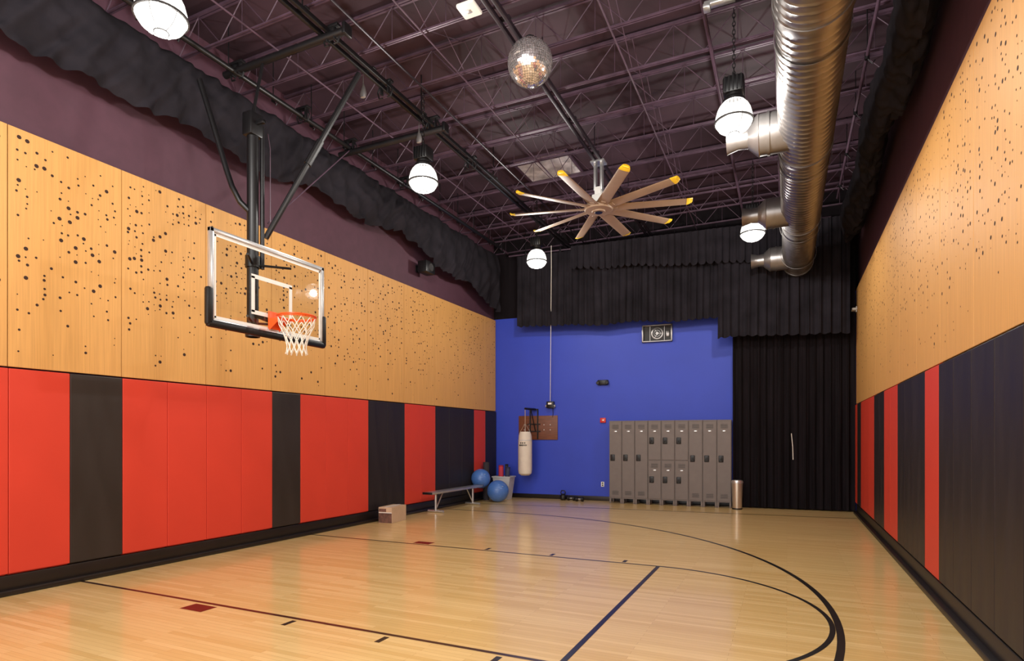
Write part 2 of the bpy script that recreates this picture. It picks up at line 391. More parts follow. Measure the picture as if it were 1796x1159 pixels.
def rod(p0,p1,label,n=8,m='joist'):
    r=thing('curtain_track',label,'curtain rod',p0)
    d=p1-p0
    MB().tube([(0,0,0),d],.022,8).build('pipe',M[m],r)
    for i in range(n):
        q=d*((i+.5)/n)
        MB().tube([q,(q.x,q.y,ZC-p0.z)],.008,6).tube([q+Vector((0,0,.04)),q-Vector((0,0,.05))],.03,8).tube([q-Vector((0,0,.03)),q+Vector((.03,0,-.08)),q+Vector((.06,0,-.12)),q+Vector((.09,0,-.08))],.008,6).build('hanger',M['black'],r)
rod(P(-4.17,1.3,3.045),P(-4.17,8.75,3.045),'plum steel pipe carrying the gathered black curtain on the left wall',16)
rod(P(.58,1.5,3.045),P(.58,8.5,3.045),'plum steel pipe carrying the bunched black curtain on the right wall')
rod(W(.6,.42,3.99*H),W(WLEN-.6,.42,3.99*H),'steel pipe across the back carrying the black valance')

# ================= CURTAINS =================
def left_val(u,t):
    y=(1.3+7.4*u)
    n1=noise.noise(Vector((y*1.1,t*.8,0))); n2=noise.noise(Vector((y*2.4+t*1.6,t*1.2,3))); n3=noise.noise(Vector((y*13+t*5,t*1.8,6))); n4=noise.noise(Vector((y*4-t*3,t*3,9)))
    sw=abs(math.sin(y*2.05+.8*n1))
    top=3.02; bot=2.52-.10*sw+.08*n1-.30*max(0,min(1,(y-6.3)/2.3))+.02*n3
    Z=top+(bot-top)*t
    ph=y*24+6*n1+5*t*n2
    x=-4.36+.06*math.sin(PI*t**.8)+.05*t+.018*math.sin(ph)*(.4+.6*t)+n2*.045+n3*.035+n4*.035*(.2+t)
    return Vector((min(-4.20,max(x,-4.495))*H,y*H,(1+Z+.01*n4)*H))
tag(MB().grid(left_val,1100,30).build('curtain_valance',M['cloth'],ang=80),'gathered black cloth curtain bunched along the top of the left wall','curtain')
def right_roll(u,t):
    y=1.3+7.2*u; a=2*PI*t
    n1=noise.noise(Vector((y*1.4,math.cos(a)*1.0,math.sin(a)*1.0))); n2=noise.noise(Vector((y*11,math.cos(a)*1.2,math.sin(a)*1.2))); n3=noise.noise(Vector((y*3+math.sin(a)*2,math.cos(a)*3,4)))
    k=1+n1*.3+n2*.28+n3*.2+.08*abs(math.sin(y*2.6))
    rx=.10*k; rz=.21*k
    x=.715+rx*math.cos(a)+.02*math.sin(y*3); Z=2.69+rz*math.sin(a)+.03*math.sin(y*2.3)
    return Vector((min(x,.845)*H,y*H,(1+Z)*H))
tag(MB().grid(right_roll,900,36,wrap=True).build('curtain_roll',M['cloth'],ang=80),'bunched black curtain hanging in a roll along the top of the right wall','curtain')
def drape(name,px0,px1,d,zt,zb0,zb1,folds,amp,label,seed,m,scal=.02,nv=18,parent=None):
    s0,_=sz(px0,700,d); s1,_=sz(px1,700,d)
    L=s1-s0
    def f(u,t):
        s=s0+L*u
        n1=noise.noise(Vector((s*1.1,t*.8,seed))); n2=noise.noise(Vector((s*4,t*1.2,seed+5))); n3=noise.noise(Vector((s*9+t*2,t*3,seed+7)))
        ph=2*PI*folds*u+3.5*noise.noise(Vector((s*.9,0,seed+9)))+.9*t*n1
        off=amp*(.35+.65*t)*math.sin(ph)+amp*.7*n2+amp*.4*math.sin(2.3*ph+1)+amp*.4*n3
        zb=zb0+(zb1-zb0)*u+scal*math.sin(ph)+.06*n1*(scal>0)
        return W(s+.02*math.cos(ph),d+off,zt+(zb-zt)*t)
    return MB().grid(f,max(120,int(folds*14)),nv).build(name,m,parent,ang=80)
stage=drape('curtain',1284,1499,.30,3.90*H,.03,.03,15,.055,'',1,M['cloth2'],scal=0,nv=30)
tag(stage,'full-height black stage curtain beside the grey lockers','curtain')
pa,pb=at_w(1388,760,.40),at_w(1391,806,.40)
MB().tube([pa,pa.lerp(pb,.5)+Vector((.01,0,0)),pb],.009,6).build('white_tie',M['net'],stage)
tag(drape('curtain_valance',905,1262,.60,3.93*H,2.79*H,2.70*H,27,.04,'',2,M['cloth'],scal=.015),'short black valance above the blue wall, wide left piece','curtain')
tag(drape('curtain_valance',1258,1489,.74,3.93*H,2.42*H,2.38*H,13,.045,'',3,M['cloth'],scal=.012),'longer black valance piece overlapping the full-height curtain','curtain')
tag(drape('curtain_valance',1000,1330,.92,3.93*H,3.60*H,3.42*H,26,.03,'',4,M['cloth'],scal=.03,nv=8),'narrow black ruffle layered over the top of the back valance','curtain')

# ================= LOCKERS =================
dl=.47
s0,_=sz(1069,883,dl); s1,_=sz(1283,889,dl); lw=(s1-s0)/9; LH=1.262*H; LZ=.13
def door(parent,zc,h,hz):
    y=-dl
    d=MB().box((0,y-.009,zc),(lw-.03,.018,h),bev=.004).build('door',M['grey'],parent,flat=True)
    v=MB()
    for k in range(6):
        v.box((0,y-.020,zc+h/2-.08-k*.018),(lw*.5,.004,.005))
        if h>1: v.box((0,y-.020,zc-h/2+.07+k*.018),(lw*.5,.004,.005))
    v.build('vent_slots',M['dgrey'],d)
    MB().box((-lw*.22,y-.024,hz),(.11,.014,.16),bev=.012).box((-lw*.22,y-.038,hz+.01),(.03,.02,.07),bev=.005).build('handle',M['black'],d)
    MB().box((0,y-.021,zc+h/2-.24),(.07,.005,.026),bev=.002).build('number_plate',M['alu'],d)
def locker(tiers,label,group):
    r=thing('locker',label,'locker')
    b=MB().box((0,-dl/2-.01,(LZ+LH)/2),(lw-.004,dl-.02,LH-LZ),bev=.003)
    b.box((0,-dl-.001,LH-.014),(lw-.006,.012,.024)).box((0,-dl-.001,LZ+.012),(lw-.006,.012,.024))
    b.build('body',M['grey'],r,flat=True)
    if tiers==1: door(r,(LZ+LH)/2,LH-LZ-.06,1.17)
    else:
        h=(LH-LZ-.08)/2
        door(r,LZ+.03+h/2,h,LZ+.03+h*.50); door(r,LH-.03-h/2,h,LH-.03-h*.5)
    for sx in (-1,1):
        for sy in (-.045,-dl+.03):
            MB().box((sx*(lw/2-.025),sy,LZ/2),(.045,.04,LZ),bev=.003).build('leg',M['grey'],r)
    return r
A=locker(1,'','l'); B=locker(2,'','l')
for i in range(9):
    two=3<=i<=5; src=B if two else A
    kind='two-tier' if two else 'single-door'
    lab=f'grey steel {kind} locker against the blue wall, {ORD[i]} from the left of its row'
    first=(i==0 or i==3); p=W(s0+(i+.5)*lw,.03,0)
    if first: src.location=p; src.rotation_euler=(0,0,WA); tag(src,lab,'locker','lockers against the back wall')
    else: dup(src,p,WA,lab,'lockers against the back wall')

# ================= BASKETBALL GOAL =================
bx=-3.55*H; by0,by1=2.735*H,3.816*H; byc=(by0+by1)/2
g=thing('basketball_goal','black ceiling-hung basketball goal with clear board and orange rim','basketball goal',(bx,byc,4.0*H))
gl=lambda p:Vector(p)-Vector((bx,byc,4.0*H))
zt=at_x(372,399,bx).z; zbm=at_x(370,566,bx).z
zr=(1+.901)*H
wB=by1-by0; hB=zt-zbm; zc=(zt+zbm)/2
a,b_=wB/2-.03,hB/2-.03
MB().poly([gl((bx,byc-a,zc-b_)),gl((bx,byc+a,zc-b_)),gl((bx,byc+a,zc+b_)),gl((bx,byc-a,zc+b_))]).build('backboard_glass',M['glass'],g,flat=True)
fr=MB(); fw=.05
for s in (-1,1):
    fr.box(gl((bx,byc,zc+s*(hB/2-fw/2))),(.05,wB,fw),bev=.006)
    fr.box(gl((bx,byc+s*(wB/2-fw/2),zc)),(.05,fw,hB),bev=.006)
fr.build('board_frame',M['alu'],g)
bd=MB()
for s in (-1,1):
    bd.box(gl((bx+.008,byc,zc+s*(hB/2-fw-.02))),(.003,wB-.13,.035)); bd.box(gl((bx+.008,byc+s*(wB/2-fw-.02),zc)),(.003,.035,hB-.13))
bd.build('white_border',M['white'],g)
tz=zr+.10; tg=MB(); tw,th=.60,.44
for s in (-1,1):
    tg.box(gl((bx+.009,byc+s*tw/2,tz+th/2-.06)),(.003,.05,th)); 
    tg.box(gl((bx+.009,byc,tz-.06+(th if s>0 else 0))),(.003,tw+.05,.05))
tg.build('target_square',M['white'],g)
pd=MB().box(gl((bx,byc,zbm-.005)),(.075,wB+.05,.085),bev=.025)
for s in (-1,1): pd.box(gl((bx,byc+s*(wB/2+.0),zbm+.19)),(.075,.085,.44),bev=.03)
pd.build('edge_padding',M['black'],g)
rim=MB(); rr=.228; rcx=bx+.04+.15+rr
rim.tube([gl((rcx+rr*math.cos(a),byc+rr*math.sin(a),zr)) for a in [2*PI*k/40 for k in range(40)]],.012,8,closed=True)
rim.tube([gl((rcx+rr*.99*math.cos(a),byc+rr*.99*math.sin(a),zr-.02)) for a in [2*PI*k/40 for k in range(40)]],.006,6,closed=True)
for k in range(12):
    a=2*PI*k/12; rim.tube([gl((rcx+rr*math.cos(a),byc+rr*math.sin(a),zr)),gl((rcx+rr*1.02*math.cos(a),byc+rr*1.02*math.sin(a),zr-.035))],.005,5)
rm=rim.build('rim',M['orange'],g)
br=MB().box(gl((bx+.035,byc,zr-.02)),(.03,.17,.22),bev=.006).box(gl((bx+.12,byc,zr-.02)),(.16,.14,.035),bev=.006)
for s in (-1,1): br.prism([gl((bx+.04,byc+s*.075,zr)),gl((bx+.25,byc+s*.075,zr)),gl((bx+.04,byc+s*.075,zr-.15))],(0,s*.008,0))
br.build('rim_bracket',M['orange'],rm)
net=MB(); rows=[(0,.225),(.09,.205),(.18,.165),(.27,.13),(.36,.115),(.44,.125)]
for i in range(len(rows)-1):
    for k in range(12):
        a=2*PI*(k+.5*(i%2))/12
        for d in (-.5,.5):
            b2=a+2*PI*d/12
            p=(rcx+rows[i][1]*math.cos(a),byc+rows[i][1]*math.sin(a),zr-.02-rows[i][0]); q=(rcx+rows[i+1][1]*math.cos(b2),byc+rows[i+1][1]*math.sin(b2),zr-.02-rows[i+1][0])
            net.tube([gl(p),gl(q)],.0055,5)
for k in range(12):
    a=2*PI*(k+.5)/12; p=(rcx+.125*math.cos(a),byc+.125*math.sin(a),zr-.46)
    net.lathe([(0,-.014),(.011,0),(0,.014)],gl(p),seg=5)
net.build('net',M['net'],g)
mx=-3.76*H; my=3.28*H
mzb=at_x(447,592,mx).z; mzt=at_x(447,205,mx).z
MB().tube([gl((mx,my,mzb)),gl((mx,my,mzt-.1))],.072,20).tube([gl((mx,my,mzb+.9)),gl((mx,my,mzb+1.05))],.092,20).tube([gl((mx,my,mzb)),gl((mx,my,mzb+.04))],.09,20).tube([gl((mx+.06,my+.10,mzb+.9)),gl((mx+.06,my+.10,mzt-.12))],.028,12).build('mast',M['black'],g)
MB().box(gl((mx,my,mzt-.13)),(.17,.2,.30),bev=.02).box(gl((mx+.14,my,mzt-.12)),(.14,.05,.05),bev=.01).build('mast_head',M['black'],g)
bs=MB()
for z in (zbm+.18,zt-.15):
    bs.tube([gl((mx,my,z)),gl((bx-.03,byc-.35,z))],.016,8).tube([gl((mx,my,z)),gl((bx-.03,byc+.35,z))],.016,8)
bs.tube([gl((mx,my,zbm+.3)),gl((bx-.02,byc,zr-.02))],.03,10)
bs.build('board_support',M['black'],g)
zf=3.985*H
ya,yb=3.38*H,4.75*H; xa,xb=-4.05*H,-3.06*H
for y,zz in ((ya,zf),(yb,zf-.10)):
    MB().tube([gl((-4.19*H,y,zz)),gl((xb+.22,y,zz))],.048,12).box(gl((xb+.24,y,zz)),(.05,.14,.14),bev=.01).build('cross_pipe',M['black'],g)
MB().tube([gl((xa,1.6*H,zf-.03)),gl((xa,8.2*H,zf-.03))],.036,12).build('side_pipe',M['black'],g)
def clamp(x,y,z):
    c=MB()
    for s in (-1,1):
        c.box(gl((x+s*.06,y,z+.02)),(.02,.06,.18),bev=.004)
        c.tube([gl((x+s*.09,y,z+.06)),gl((x+s*.13,y,z-.02)),gl((x+s*.10,y,z-.11)),gl((x+s*.04,y,z-.11))],.012,6)
    c.box(gl((x,y,z+.10)),(.24,.08,.035),bev=.004)
    c.build('pipe_clamp',M['black'],g)
for x,y in ((xa,ya),(xa,yb),(xb,ya),(xb,yb),(-3.12*H,2.6*H),(-3.12*H,4.1*H),(xa,2.6*H),(xa,5.7*H),(-3.12*H,5.6*H),(xa,4.1*H)): clamp(x,y,zf)
j1=at_x(441,374,mx); j2=at_x(466,418,mx+.06)
e1=at_x(350,140,-4.12*H); 
MB().tube([gl(e1),gl(at_x(373,215,-4.03*H)),gl(at_x(397,297,-3.93*H)),gl(at_x(407,327,-3.88*H)),gl(at_x(421,354,-3.81*H)),gl(j1)],.036,12).build('diagonal_brace',M['black'],g)
e2=P(-3.17,3.82,2.98)
MB().tube([gl(e2),gl(j2)],.036,10).tube([gl(e2.lerp(j2,.42)),gl(e2.lerp(j2,.56))],.05,10).build('diagonal_brace',M['black'],g)
MB().tube([gl(at_x(470,235,mx)),gl(at_x(474,262,mx)),gl(at_x(474,390,mx+.05))],.006,6).build('hinge_rod',M['joist'],g)
MB().tube([gl((xa,4.75*H,zf-.05)),gl(at_x(470,392,mx))],.009,6).build('stay_cable',M['joist'],g)
MB().tube([gl((mx,my,mzt)),gl((mx,ya,zf))],.02,8).build('mast_hanger',M['black'],g)
for px,py in ((637,157),(735,238)):
    q=at_z(px,py,3.90*H); c=gl(q)
    MB().lathe([(0,-.12),(.045,-.11),(.055,-.06),(.035,.02),(.012,.08),(0,.085)],c,seg=14,sy=.5).tube([c+Vector((0,0,.08)),c+Vector((0,0,4.02*H-q.z))],.006,6).build('pulley_weight',M['galv'],g)

# ================= LAMPS =================
def lamp():
    r=thing('high_bay_lamp','','ceiling lamp')
    MB().lathe([(0,-.185),(.06,-.182),(.12,-.165),(.17,-.13),(.20,-.085),(.212,-.04),(.208,.02),(.19,.09),(.165,.14),(.13,.18),(.11,.20)],seg=36).build('glass_globe',M['glow'],r)
    bl=bpy.data.lights.new('bulb','POINT'); bl.energy=350; bl.color=(1,.96,.90); bl.shadow_soft_size=.085
    bo=bpy.data.objects.new('bulb',bl); COL.objects.link(bo); bo.parent=r; bo.location=(0,0,-.03)
    rg=MB()
    rg.lathe([(.211,-.06),(.226,-.06),(.226,-.04),(.211,-.04),(.211,-.06)],seg=36)
    rg.build('guard_ring',M['dgrey'],r)
    cg=MB()
    for k in range(6):
        a=2*PI*k/6
        cg.tube([((rr_+.004)*math.cos(a),(rr_+.004)*math.sin(a),z) for rr_,z in ((.212,-.045),(.2,-.085),(.17,-.132),(.12,-.168),(.06,-.186))],.0022,5)
    cg.lathe([(.058,-.190),(.064,-.190),(.064,-.184),(.058,-.184),(.058,-.190)],seg=20)
    cg.build('wire_guard',M['dgrey'],r)
    MB().lathe([(.112,.18),(.13,.18),(.13,.21),(.10,.24),(.10,.27),(0,.27)],seg=24).build('collar',M['black'],r)
    hs=MB().box((0,0,.37),(.24,.22,.20),bev=.03)
    for k in range(5): hs.box((-.09+.045*k,0,.37),(.012,.25,.17))
    hs.build('ballast_housing',M['black'],r)
    ch=MB(); z=.50; top=4.06*H-(3.3*H)
    ch.tube([(0,0,.46),(0,0,.54)],.012,6)
    k=0
    while z<top:
        pts=[]
        for a in range(10):
            q=2*PI*a/10; w=.018*math.cos(q); h=.034*math.sin(q)
            pts.append((w,0,z+.03+h) if k%2==0 else (0,w,z+.03+h))
        ch.tube(pts,.005,5,closed=True); z+=.05; k+=1
    ch.build('chain',M['black'],r)
    return r
lamps=[((-2.93,4.40),'lit glass high bay lamp hanging right of the basketball goal braces'),
((-2.92,6.99),'lit glass high bay lamp nearest the back valance, in the left row'),
((-.345,4.50),'large lit glass high bay lamp hanging beside the first duct nozzle'),
((-.345,7.05),'lit glass high bay lamp partly hidden behind the second duct nozzle'),
((-3.06,2.07),'largest lit high bay lamp at the top left, cut by the frame')]
L0=lamp()
for i,((x,y),lab) in enumerate(lamps):
    p=P(x,y,2.3)
    if i==0: L0.location=p; tag(L0,lab,'ceiling lamp','high bay lamps')
    else: dup(L0,p,0,lab,'high bay lamps')
for (x,y) in ((-.5,1.9),(-2.9,-.6),(-.5,-.6)):
    l=bpy.data.lights.new('far_lamp_light','POINT'); l.energy=330; l.color=(1,.96,.90); l.shadow_soft_size=.4
    o=bpy.data.objects.new('far_lamp_light',l); COL.objects.link(o); o.location=P(x,y,2.4)

# ================= FAN =================
fc=P(-1.89,6.306,2.547)
fan=thing('ceiling_fan','huge ten-blade ceiling fan with tan blades and yellow tips','ceiling fan',fc)
MB().lathe([(0,-.08),(.12,-.08),(.13,-.06),(.25,-.05),(.27,-.02),(.27,.03),(.16,.05),(0,.05)],seg=32).build('hub',M['blade'],fan)
MB().lathe([(0,-.088),(.07,-.088),(.075,-.08)],seg=20).build('hub_cap',M['black'],fan)
MB().box((0,0,.13),(.20,.24,.20),bev=.02).box((0,0,.29),(.12,.14,.18),bev=.01).lathe([(.14,.05),(.14,.10),(0,.10)],seg=20).build('motor',M['white'],fan)
MB().box((-.06,0,.58),(.04,.12,.52),bev=.004).box((.06,0,.58),(.04,.12,.52),bev=.004).box((0,0,4.05*H-fc.z-.0),(.26,.22,.03)).build('mount_post',M['alu'],fan)
RB=1.0*H
for k in range(10):
    a=math.radians(13.4+36*k)
    R=Matrix.Rotation(a,3,'Z')@Matrix.Rotation(math.radians(-13),3,'X')
    def bl(u,t,R=R):
        x=.2+(RB-.10-.2)*u; w=(.215-.03*u)
        c=(t*2*PI); 
        return R@Vector((x,w/2*math.cos(c),.014*math.sin(c)-.004*math.cos(c)**2))
    b=MB().grid(bl,8,16,wrap=True).box(R@Vector((.25,0,-.012)),(.2,.09,.02),rot=R,bev=.004).build('blade',M['blade'],fan)
    def wg(u,t,R=R):
        x=RB-.105+.105*u; w=.188*(1-.4*u*u); c=t*2*PI
        return R@Vector((x,w/2*math.cos(c)+.0,.017*math.sin(c)*(1-.3*u)+.03*u*u-.004*math.cos(c)**2))
    MB().grid(wg,6,16,wrap=True).box(R@Vector((RB-.05,0,.008)),(.09,.10,.018),rot=R,bev=.006).build('blade_tip',M['yellow'],b)

# ================= MIRROR BALL =================
bc=P(-1.78,4.13,2.87); br_=.172*H
mb_=thing('mirror_ball','shiny mirrored disco ball hanging from the ceiling rail','mirror ball',bc)
core=[(br_*.985*math.sin(PI*i/24),-br_*.985*math.cos(PI*i/24)) for i in range(25)]
MB().lathe(core,seg=48).build('ball_core',M['dgrey'],mb_)
t=MB(); nlat=30
for i in range(nlat):
    p0=PI*i/nlat; p1=PI*(i+1)/nlat; pm=(p0+p1)/2; n=max(4,int(2*PI*math.sin(pm)/(PI/nlat)))
    for k in range(n):
        a0=2*PI*k/n; a1=2*PI*(k+1)/n; am=(a0+a1)/2
        c=Vector((math.sin(pm)*math.cos(am),math.sin(pm)*math.sin(am),-math.cos(pm)))
        n_=(c+Vector((random.uniform(-1,1),random.uniform(-1,1),random.uniform(-1,1)))*.07).normalized()
        tx=Vector((-math.sin(am),math.cos(am),0)); tx=(tx-n_*tx.dot(n_)).normalized(); ty=n_.cross(tx)
        h=PI/nlat*br_*.46
        t.poly([c*br_+tx*sx*h+ty*sy*h for sx,sy in ((-1,-1),(1,-1),(1,1),(-1,1))])
t.build('mirror_tiles',M['mirror'],mb_,flat=True,recalc=False)
MB().tube([(0,0,br_*.97),(0,0,br_+.06)],.03,10).tube([(0,0,br_+.05),(0,0,4.06*H-bc.z)],.012,6).tube([(0,0,4.06*H-bc.z-.1),(0,0,4.06*H-bc.z)],.07,12).build('motor_hook',M['black'],mb_)

# ================= DUCT =================
dx,dZ,dr=.133*H,(1+2.35)*H,.192*H
d=thing('air_duct','long silver spiral air duct with three side nozzles','air duct',(dx,0,dZ))
def seg_duct(y0,y1,r,name='duct_section'):
    pitch=.11; n=int((y1-y0)/pitch*8)
    def f(u,t):
        y=y0+(y1-y0)*u; a=2*PI*t
        q=(y/pitch-t)%1.0
        rr_=r+(.008 if q<.14 else 0)
        return Vector((rr_*math.cos(a),y,rr_*math.sin(a)))
    MB().grid(f,n,40,wrap=True).build(name,M['galv'],d,ang=60)
ycut=[1.2*H,3.5*H,5.25*H,7.0*H,8.72*H]; rads=[dr*1.04,dr*1.0,dr*.97,dr*.94]
RX=Matrix.Rotation(-PI/2,3,'X')
for i in range(4):
    seg_duct(ycut[i],ycut[i+1],rads[i])
    MB().lathe([(rads[i]*.98,-.05),(rads[i]+.014,-.05),(rads[i]+.018,0),(rads[i]+.014,.05),(rads[i]*.98,.05)],(0,ycut[i+1],0),rot=RX,seg=40).build('joint_collar',M['galv'],d)
MB().lathe([(0,.0),(rads[3]*.9,.0),(rads[3]*1.0,-.02)],(0,ycut[4]+.03,0),rot=RX,seg=40).build('end_cap',M['galv'],d)
RL=Matrix.Rotation(-PI/2,3,'Y')
for k,y in enumerate((4.95,6.72,8.45)):
    R1=.152*H
    b=MB().lathe([(R1,.2),(R1,.42),(R1+.012,.42),(R1+.012,.45),(R1,.45),(R1,.54),(R1+.008,.55),(R1*.98,.57),(R1*.58,.68),(0,.68)],(0,y*H,0),rot=RL,seg=32).build('branch_drum',M['galv'],d)
    MB().lathe([(R1*.55,.66),(R1*.52,.74),(R1*.50,.80),(R1*.62,.92),(R1*.66,.94),(R1*.60,.94),(R1*.44,.80),(0,.79)],(0,y*H,0),rot=RL,seg=28).build('nozzle',M['galv'],b)
for y in (2.2,3.8,5.5,7.2,8.3):
    s_=MB()
    for s in (-1,1): s_.tube([(s*dr*.95,y*H,.02),(s*dr*.95,y*H,ZC-dZ)],.006,5)
    s_.lathe([(dr*1.045+.004,-.02),(dr*1.045+.008,-.02),(dr*1.045+.008,.02),(dr*1.045+.004,.02)],(0,y*H,0),rot=RX,seg=32)
    s_.build('hanger_strap',M['galv'],d)

# ================= CEILING BITS =================
p=at_z(823,12,4.09*H)
r=thing('wireless_access_point','white rounded square access point on the ceiling at top centre','ceiling device',p)
MB().box((0,0,-.03),(.24,.24,.05),bev=.02).build('case',M['white'],r); MB().box((0,0,-.058),(.06,.06,.006),bev=.002).build('indicator_plate',M['alu'],r)
MB().tube([(0,0,-.01),(0,0,ZC-p.z)],.012,6).build('stem',M['joist'],r)
p=at_z(1262,3,4.02*H)
r=thing('ceiling_bracket','small white metal bracket hanging at the top edge left of the duct','bracket',p)
MB().box((0,0,0),(.34,.10,.05),bev=.01).box((-.14,0,-.03),(.08,.12,.05),bev=.01).build('plate',M['alu'],r)
MB().tube([(-.1,0,0),(-.1,0,ZC-p.z)],.012,6).tube([(.1,0,0),(.1,0,ZC-p.z)],.012,6).build('hanger_rods',M['galv'],r)
hz=ZC-.015; c0=at_z(903,275,hz); c1=at_z(985,262,hz); c2=at_z(1022,310,hz); c3=at_z(940,325,hz)
cx=(c0.x+c1.x+c2.x+c3.x)/4; cy=(c0.y+c1.y+c2.y+c3.y)/4
r=thing('roof_hatch','silvery square foil roof hatch above the ceiling fan','roof hatch',(cx,cy,hz))
MB().box((0,0,0),(1.15,1.15,.02)).build('panel',M['foil'],r)
f_=MB()
for s in (-1,1): f_.box((s*.59,0,-.01),(.05,1.22,.04)).box((0,s*.59,-.01),(1.22,.05,.04))
f_.build('frame',M['joist'],r)
p=at_x(748,470,XL+.25)
r=thing('wall_speaker','black box speaker bracketed high on the left wall','speaker',p)
MB().box((0,0,0),(.24,.36,.26),bev=.02).build('case',M['black'],r)
MB().lathe([(.09,0),(.085,.012),(.03,.004),(0,.01)],(.12,0,0),rot=Matrix.Rotation(PI/2,3,'Y'),seg=20).build('cone',M['dgrey'],r)
MB().box((-.17,0,0),(.14,.06,.06)).box((-.235,0,0),(.02,.14,.16)).build('bracket',M['black'],r)
p=at_x(1498,543,XR-.09)
r=thing('wall_sconce','small white fixture on the right wall peeking past the back valance','wall fixture',p)
MB().box((-.0,0,0),(.10,.22,.05),bev=.01).build('case',M['white'],r); MB().box((.06,0,0),(.06,.12,.12),bev=.005).build('back_plate',M['white'],r)

# ================= BACK WALL ITEMS =================
def wthing(name,label,cat,px,py,d=0):
    s,z=sz(px,py,d); return thing(name,label,cat,W(s,d,z),WA)
def mpp(px): 
    p=at_w(px,700); return (p-CAM).dot(FW)/F
m=mpp(1153)
r=wthing('wall_vent_box','silver framed fan unit high on the blue wall under the valance','wall vent',1153,585)
w_,h_=52*m,30*m
f_=MB()
for s in (-1,1): f_.box((s*(w_/2-.018),-.05,0),(.036,.10,h_),bev=.005).box((0,-.05,s*(h_/2-.015)),(w_,.10,.03),bev=.005)
f_.build('frame',M['galv'],r)
MB().box((0,-.01,0),(w_-.05,.02,h_-.04)).build('back_plate',M['dgrey'],r)
MB().box((-.18,-.03,0),(.012,.03,h_-.06)).box((.18,-.03,0),(.012,.03,h_-.06)).box((.26,-.03,-.02),(.08,.03,.14),bev=.01).build('brackets',M['galv'],r)
fr=MB().lathe([(.15,0),(.15,.03),(.12,.035),(.12,0)],(0,-.02,0),rot=Matrix.Rotation(PI/2,3,'X'),seg=28).lathe([(0,.03),(.04,.03),(.05,0)],(0,-.02,0),rot=Matrix.Rotation(PI/2,3,'X'),seg=20)
fr.lathe([(.085,.01),(.085,.03),(.075,.03)],(0,-.02,0),rot=Matrix.Rotation(PI/2,3,'X'),seg=24)
for k in range(3):
    a=k*2*PI/3; fr.box((.09*math.cos(a),-.04,.09*math.sin(a)),(.10,.006,.012),rot=Matrix.Rotation(-a,3,'Y'))
fr.build('round_fan',M['galv'],r)
r=wthing('emergency_light','small black twin-head emergency light in the middle of the blue wall','wall light',1058,671)
MB().box((0,-.04,0),(.30,.08,.14),bev=.03).build('case',M['black'],r)
for s in (-1,1):
    MB().lathe([(0,.03),(.035,.03),(.05,0),(.045,-.02),(0,-.02)],(s*.12,-.10,-.01),rot=Matrix.Rotation(PI/2,3,'X'),seg=16).build('lamp_head',M['dgrey'],r)
r=wthing('fire_alarm','small red fire alarm box on the blue wall left of the lockers','fire alarm',1058,737)
MB().box((0,-.025,0),(.15,.05,.13),bev=.008).build('case',M['signred'],r); MB().box((0,-.055,0),(.07,.012,.03),bev=.004).build('strobe_lens',M['steel'],r)
r=wthing('power_outlet','white power outlet plate low on the blue wall','outlet',1057,849)
MB().box((0,-.005,0),(.085,.01,.13),bev=.003).build('plate',M['white'],r); MB().box((0,-.012,.028),(.035,.006,.035),bev=.002).box((0,-.012,-.028),(.035,.006,.035),bev=.002).build('sockets',M['dgrey'],r)
s,z=sz(944,750); m=mpp(944)
r=thing('bag_mount','brown plywood board with black steel arm for the boxing bag','wall mount',W(s,0,z),WA)
MB().box((0,-.015,0),(72*m,.03,42*m),bev=.003).build('board',M['board'],r)
a_=MB()
zt_=32*m
for x in (-14*m,0): a_.box((x,-.045,zt_/2-.16),(.03,.03,zt_+.30))
a_.box((-7*m,-.05,.10),(24*m,.03,.025)).box((-7*m,-.05,-.10),(24*m,.03,.025)).box((-7*m,-.06,zt_),(16*m,.05,.03))
a_.build('steel_frame',M['black'],r)
db=.60
s2,zt2=sz(921,757,db); _,zb2=sz(921,834,db); mpb=mpp(921)*.96
armx=(s2-s)
MB().tube([(-4*m,-.06,zt_),(armx,-db,zt_)],.03,8).tube([(-4*m,-.06,-.10),(armx*.6,-db*.55,zt_)],.016,8).build('arm',M['black'],r)
bl_=MB()
for x in (-.40,-.25,.18,.36):
    for z_ in (-.06,.08): bl_.lathe([(.014,0),(.014,.012),(0,.014)],(x,-.03,z_),rot=Matrix.Rotation(PI/2,3,'X'),seg=8)
bl_.build('bolts',M['alu'],r)
rb=12.2*mpb; hb=zt2-zb2; zarm=z+zt_
r=thing('punching_bag','cream canvas punching bag hanging from a wall arm by chains','punching bag',W(s2,db,zt2),WA)
MB().lathe([(0,-hb),(rb*.6,-hb+.01),(rb*.93,-hb+.06),(rb,-hb+.16),(rb,-.28),(rb*.93,-.10),(rb*.78,-.02),(rb*.7,0),(0,0)],seg=32).build('bag_body',M['bag'],r)
MB().lathe([(rb*.97,-.24),(rb*1.015,-.24),(rb*1.015,-.22),(rb*.96,-.22)],seg=32).build('seam_band',M['bin'],r)
mk=MB()
for k in range(7):
    a=-PI/2-.5+k*.17; mk.box((rb*1.01*math.cos(a),rb*1.01*math.sin(a),-.36),(.018,.018,.035+.01*(k%2)),rot=Matrix.Rotation(a,3,'Z'))
for k in range(3):
    a=-PI/2-.3+k*.3; mk.box((rb*1.01*math.cos(a),rb*1.01*math.sin(a),-.30),(.015,.03,.03),rot=Matrix.Rotation(a,3,'Z'))
mk.build('print_marks',M['dgrey'],r)
c_=MB()
for k in range(4):
    a=k*PI/2+.4; c_.tube([(rb*.7*math.cos(a),rb*.7*math.sin(a),0),(0,0,.22)],.007,6)
c_.tube([(0,0,.22),(0,0,zarm-zt2-.035)],.011,6)
c_.build('chains',M['steel'],r)
s,z=sz(967,710,0)
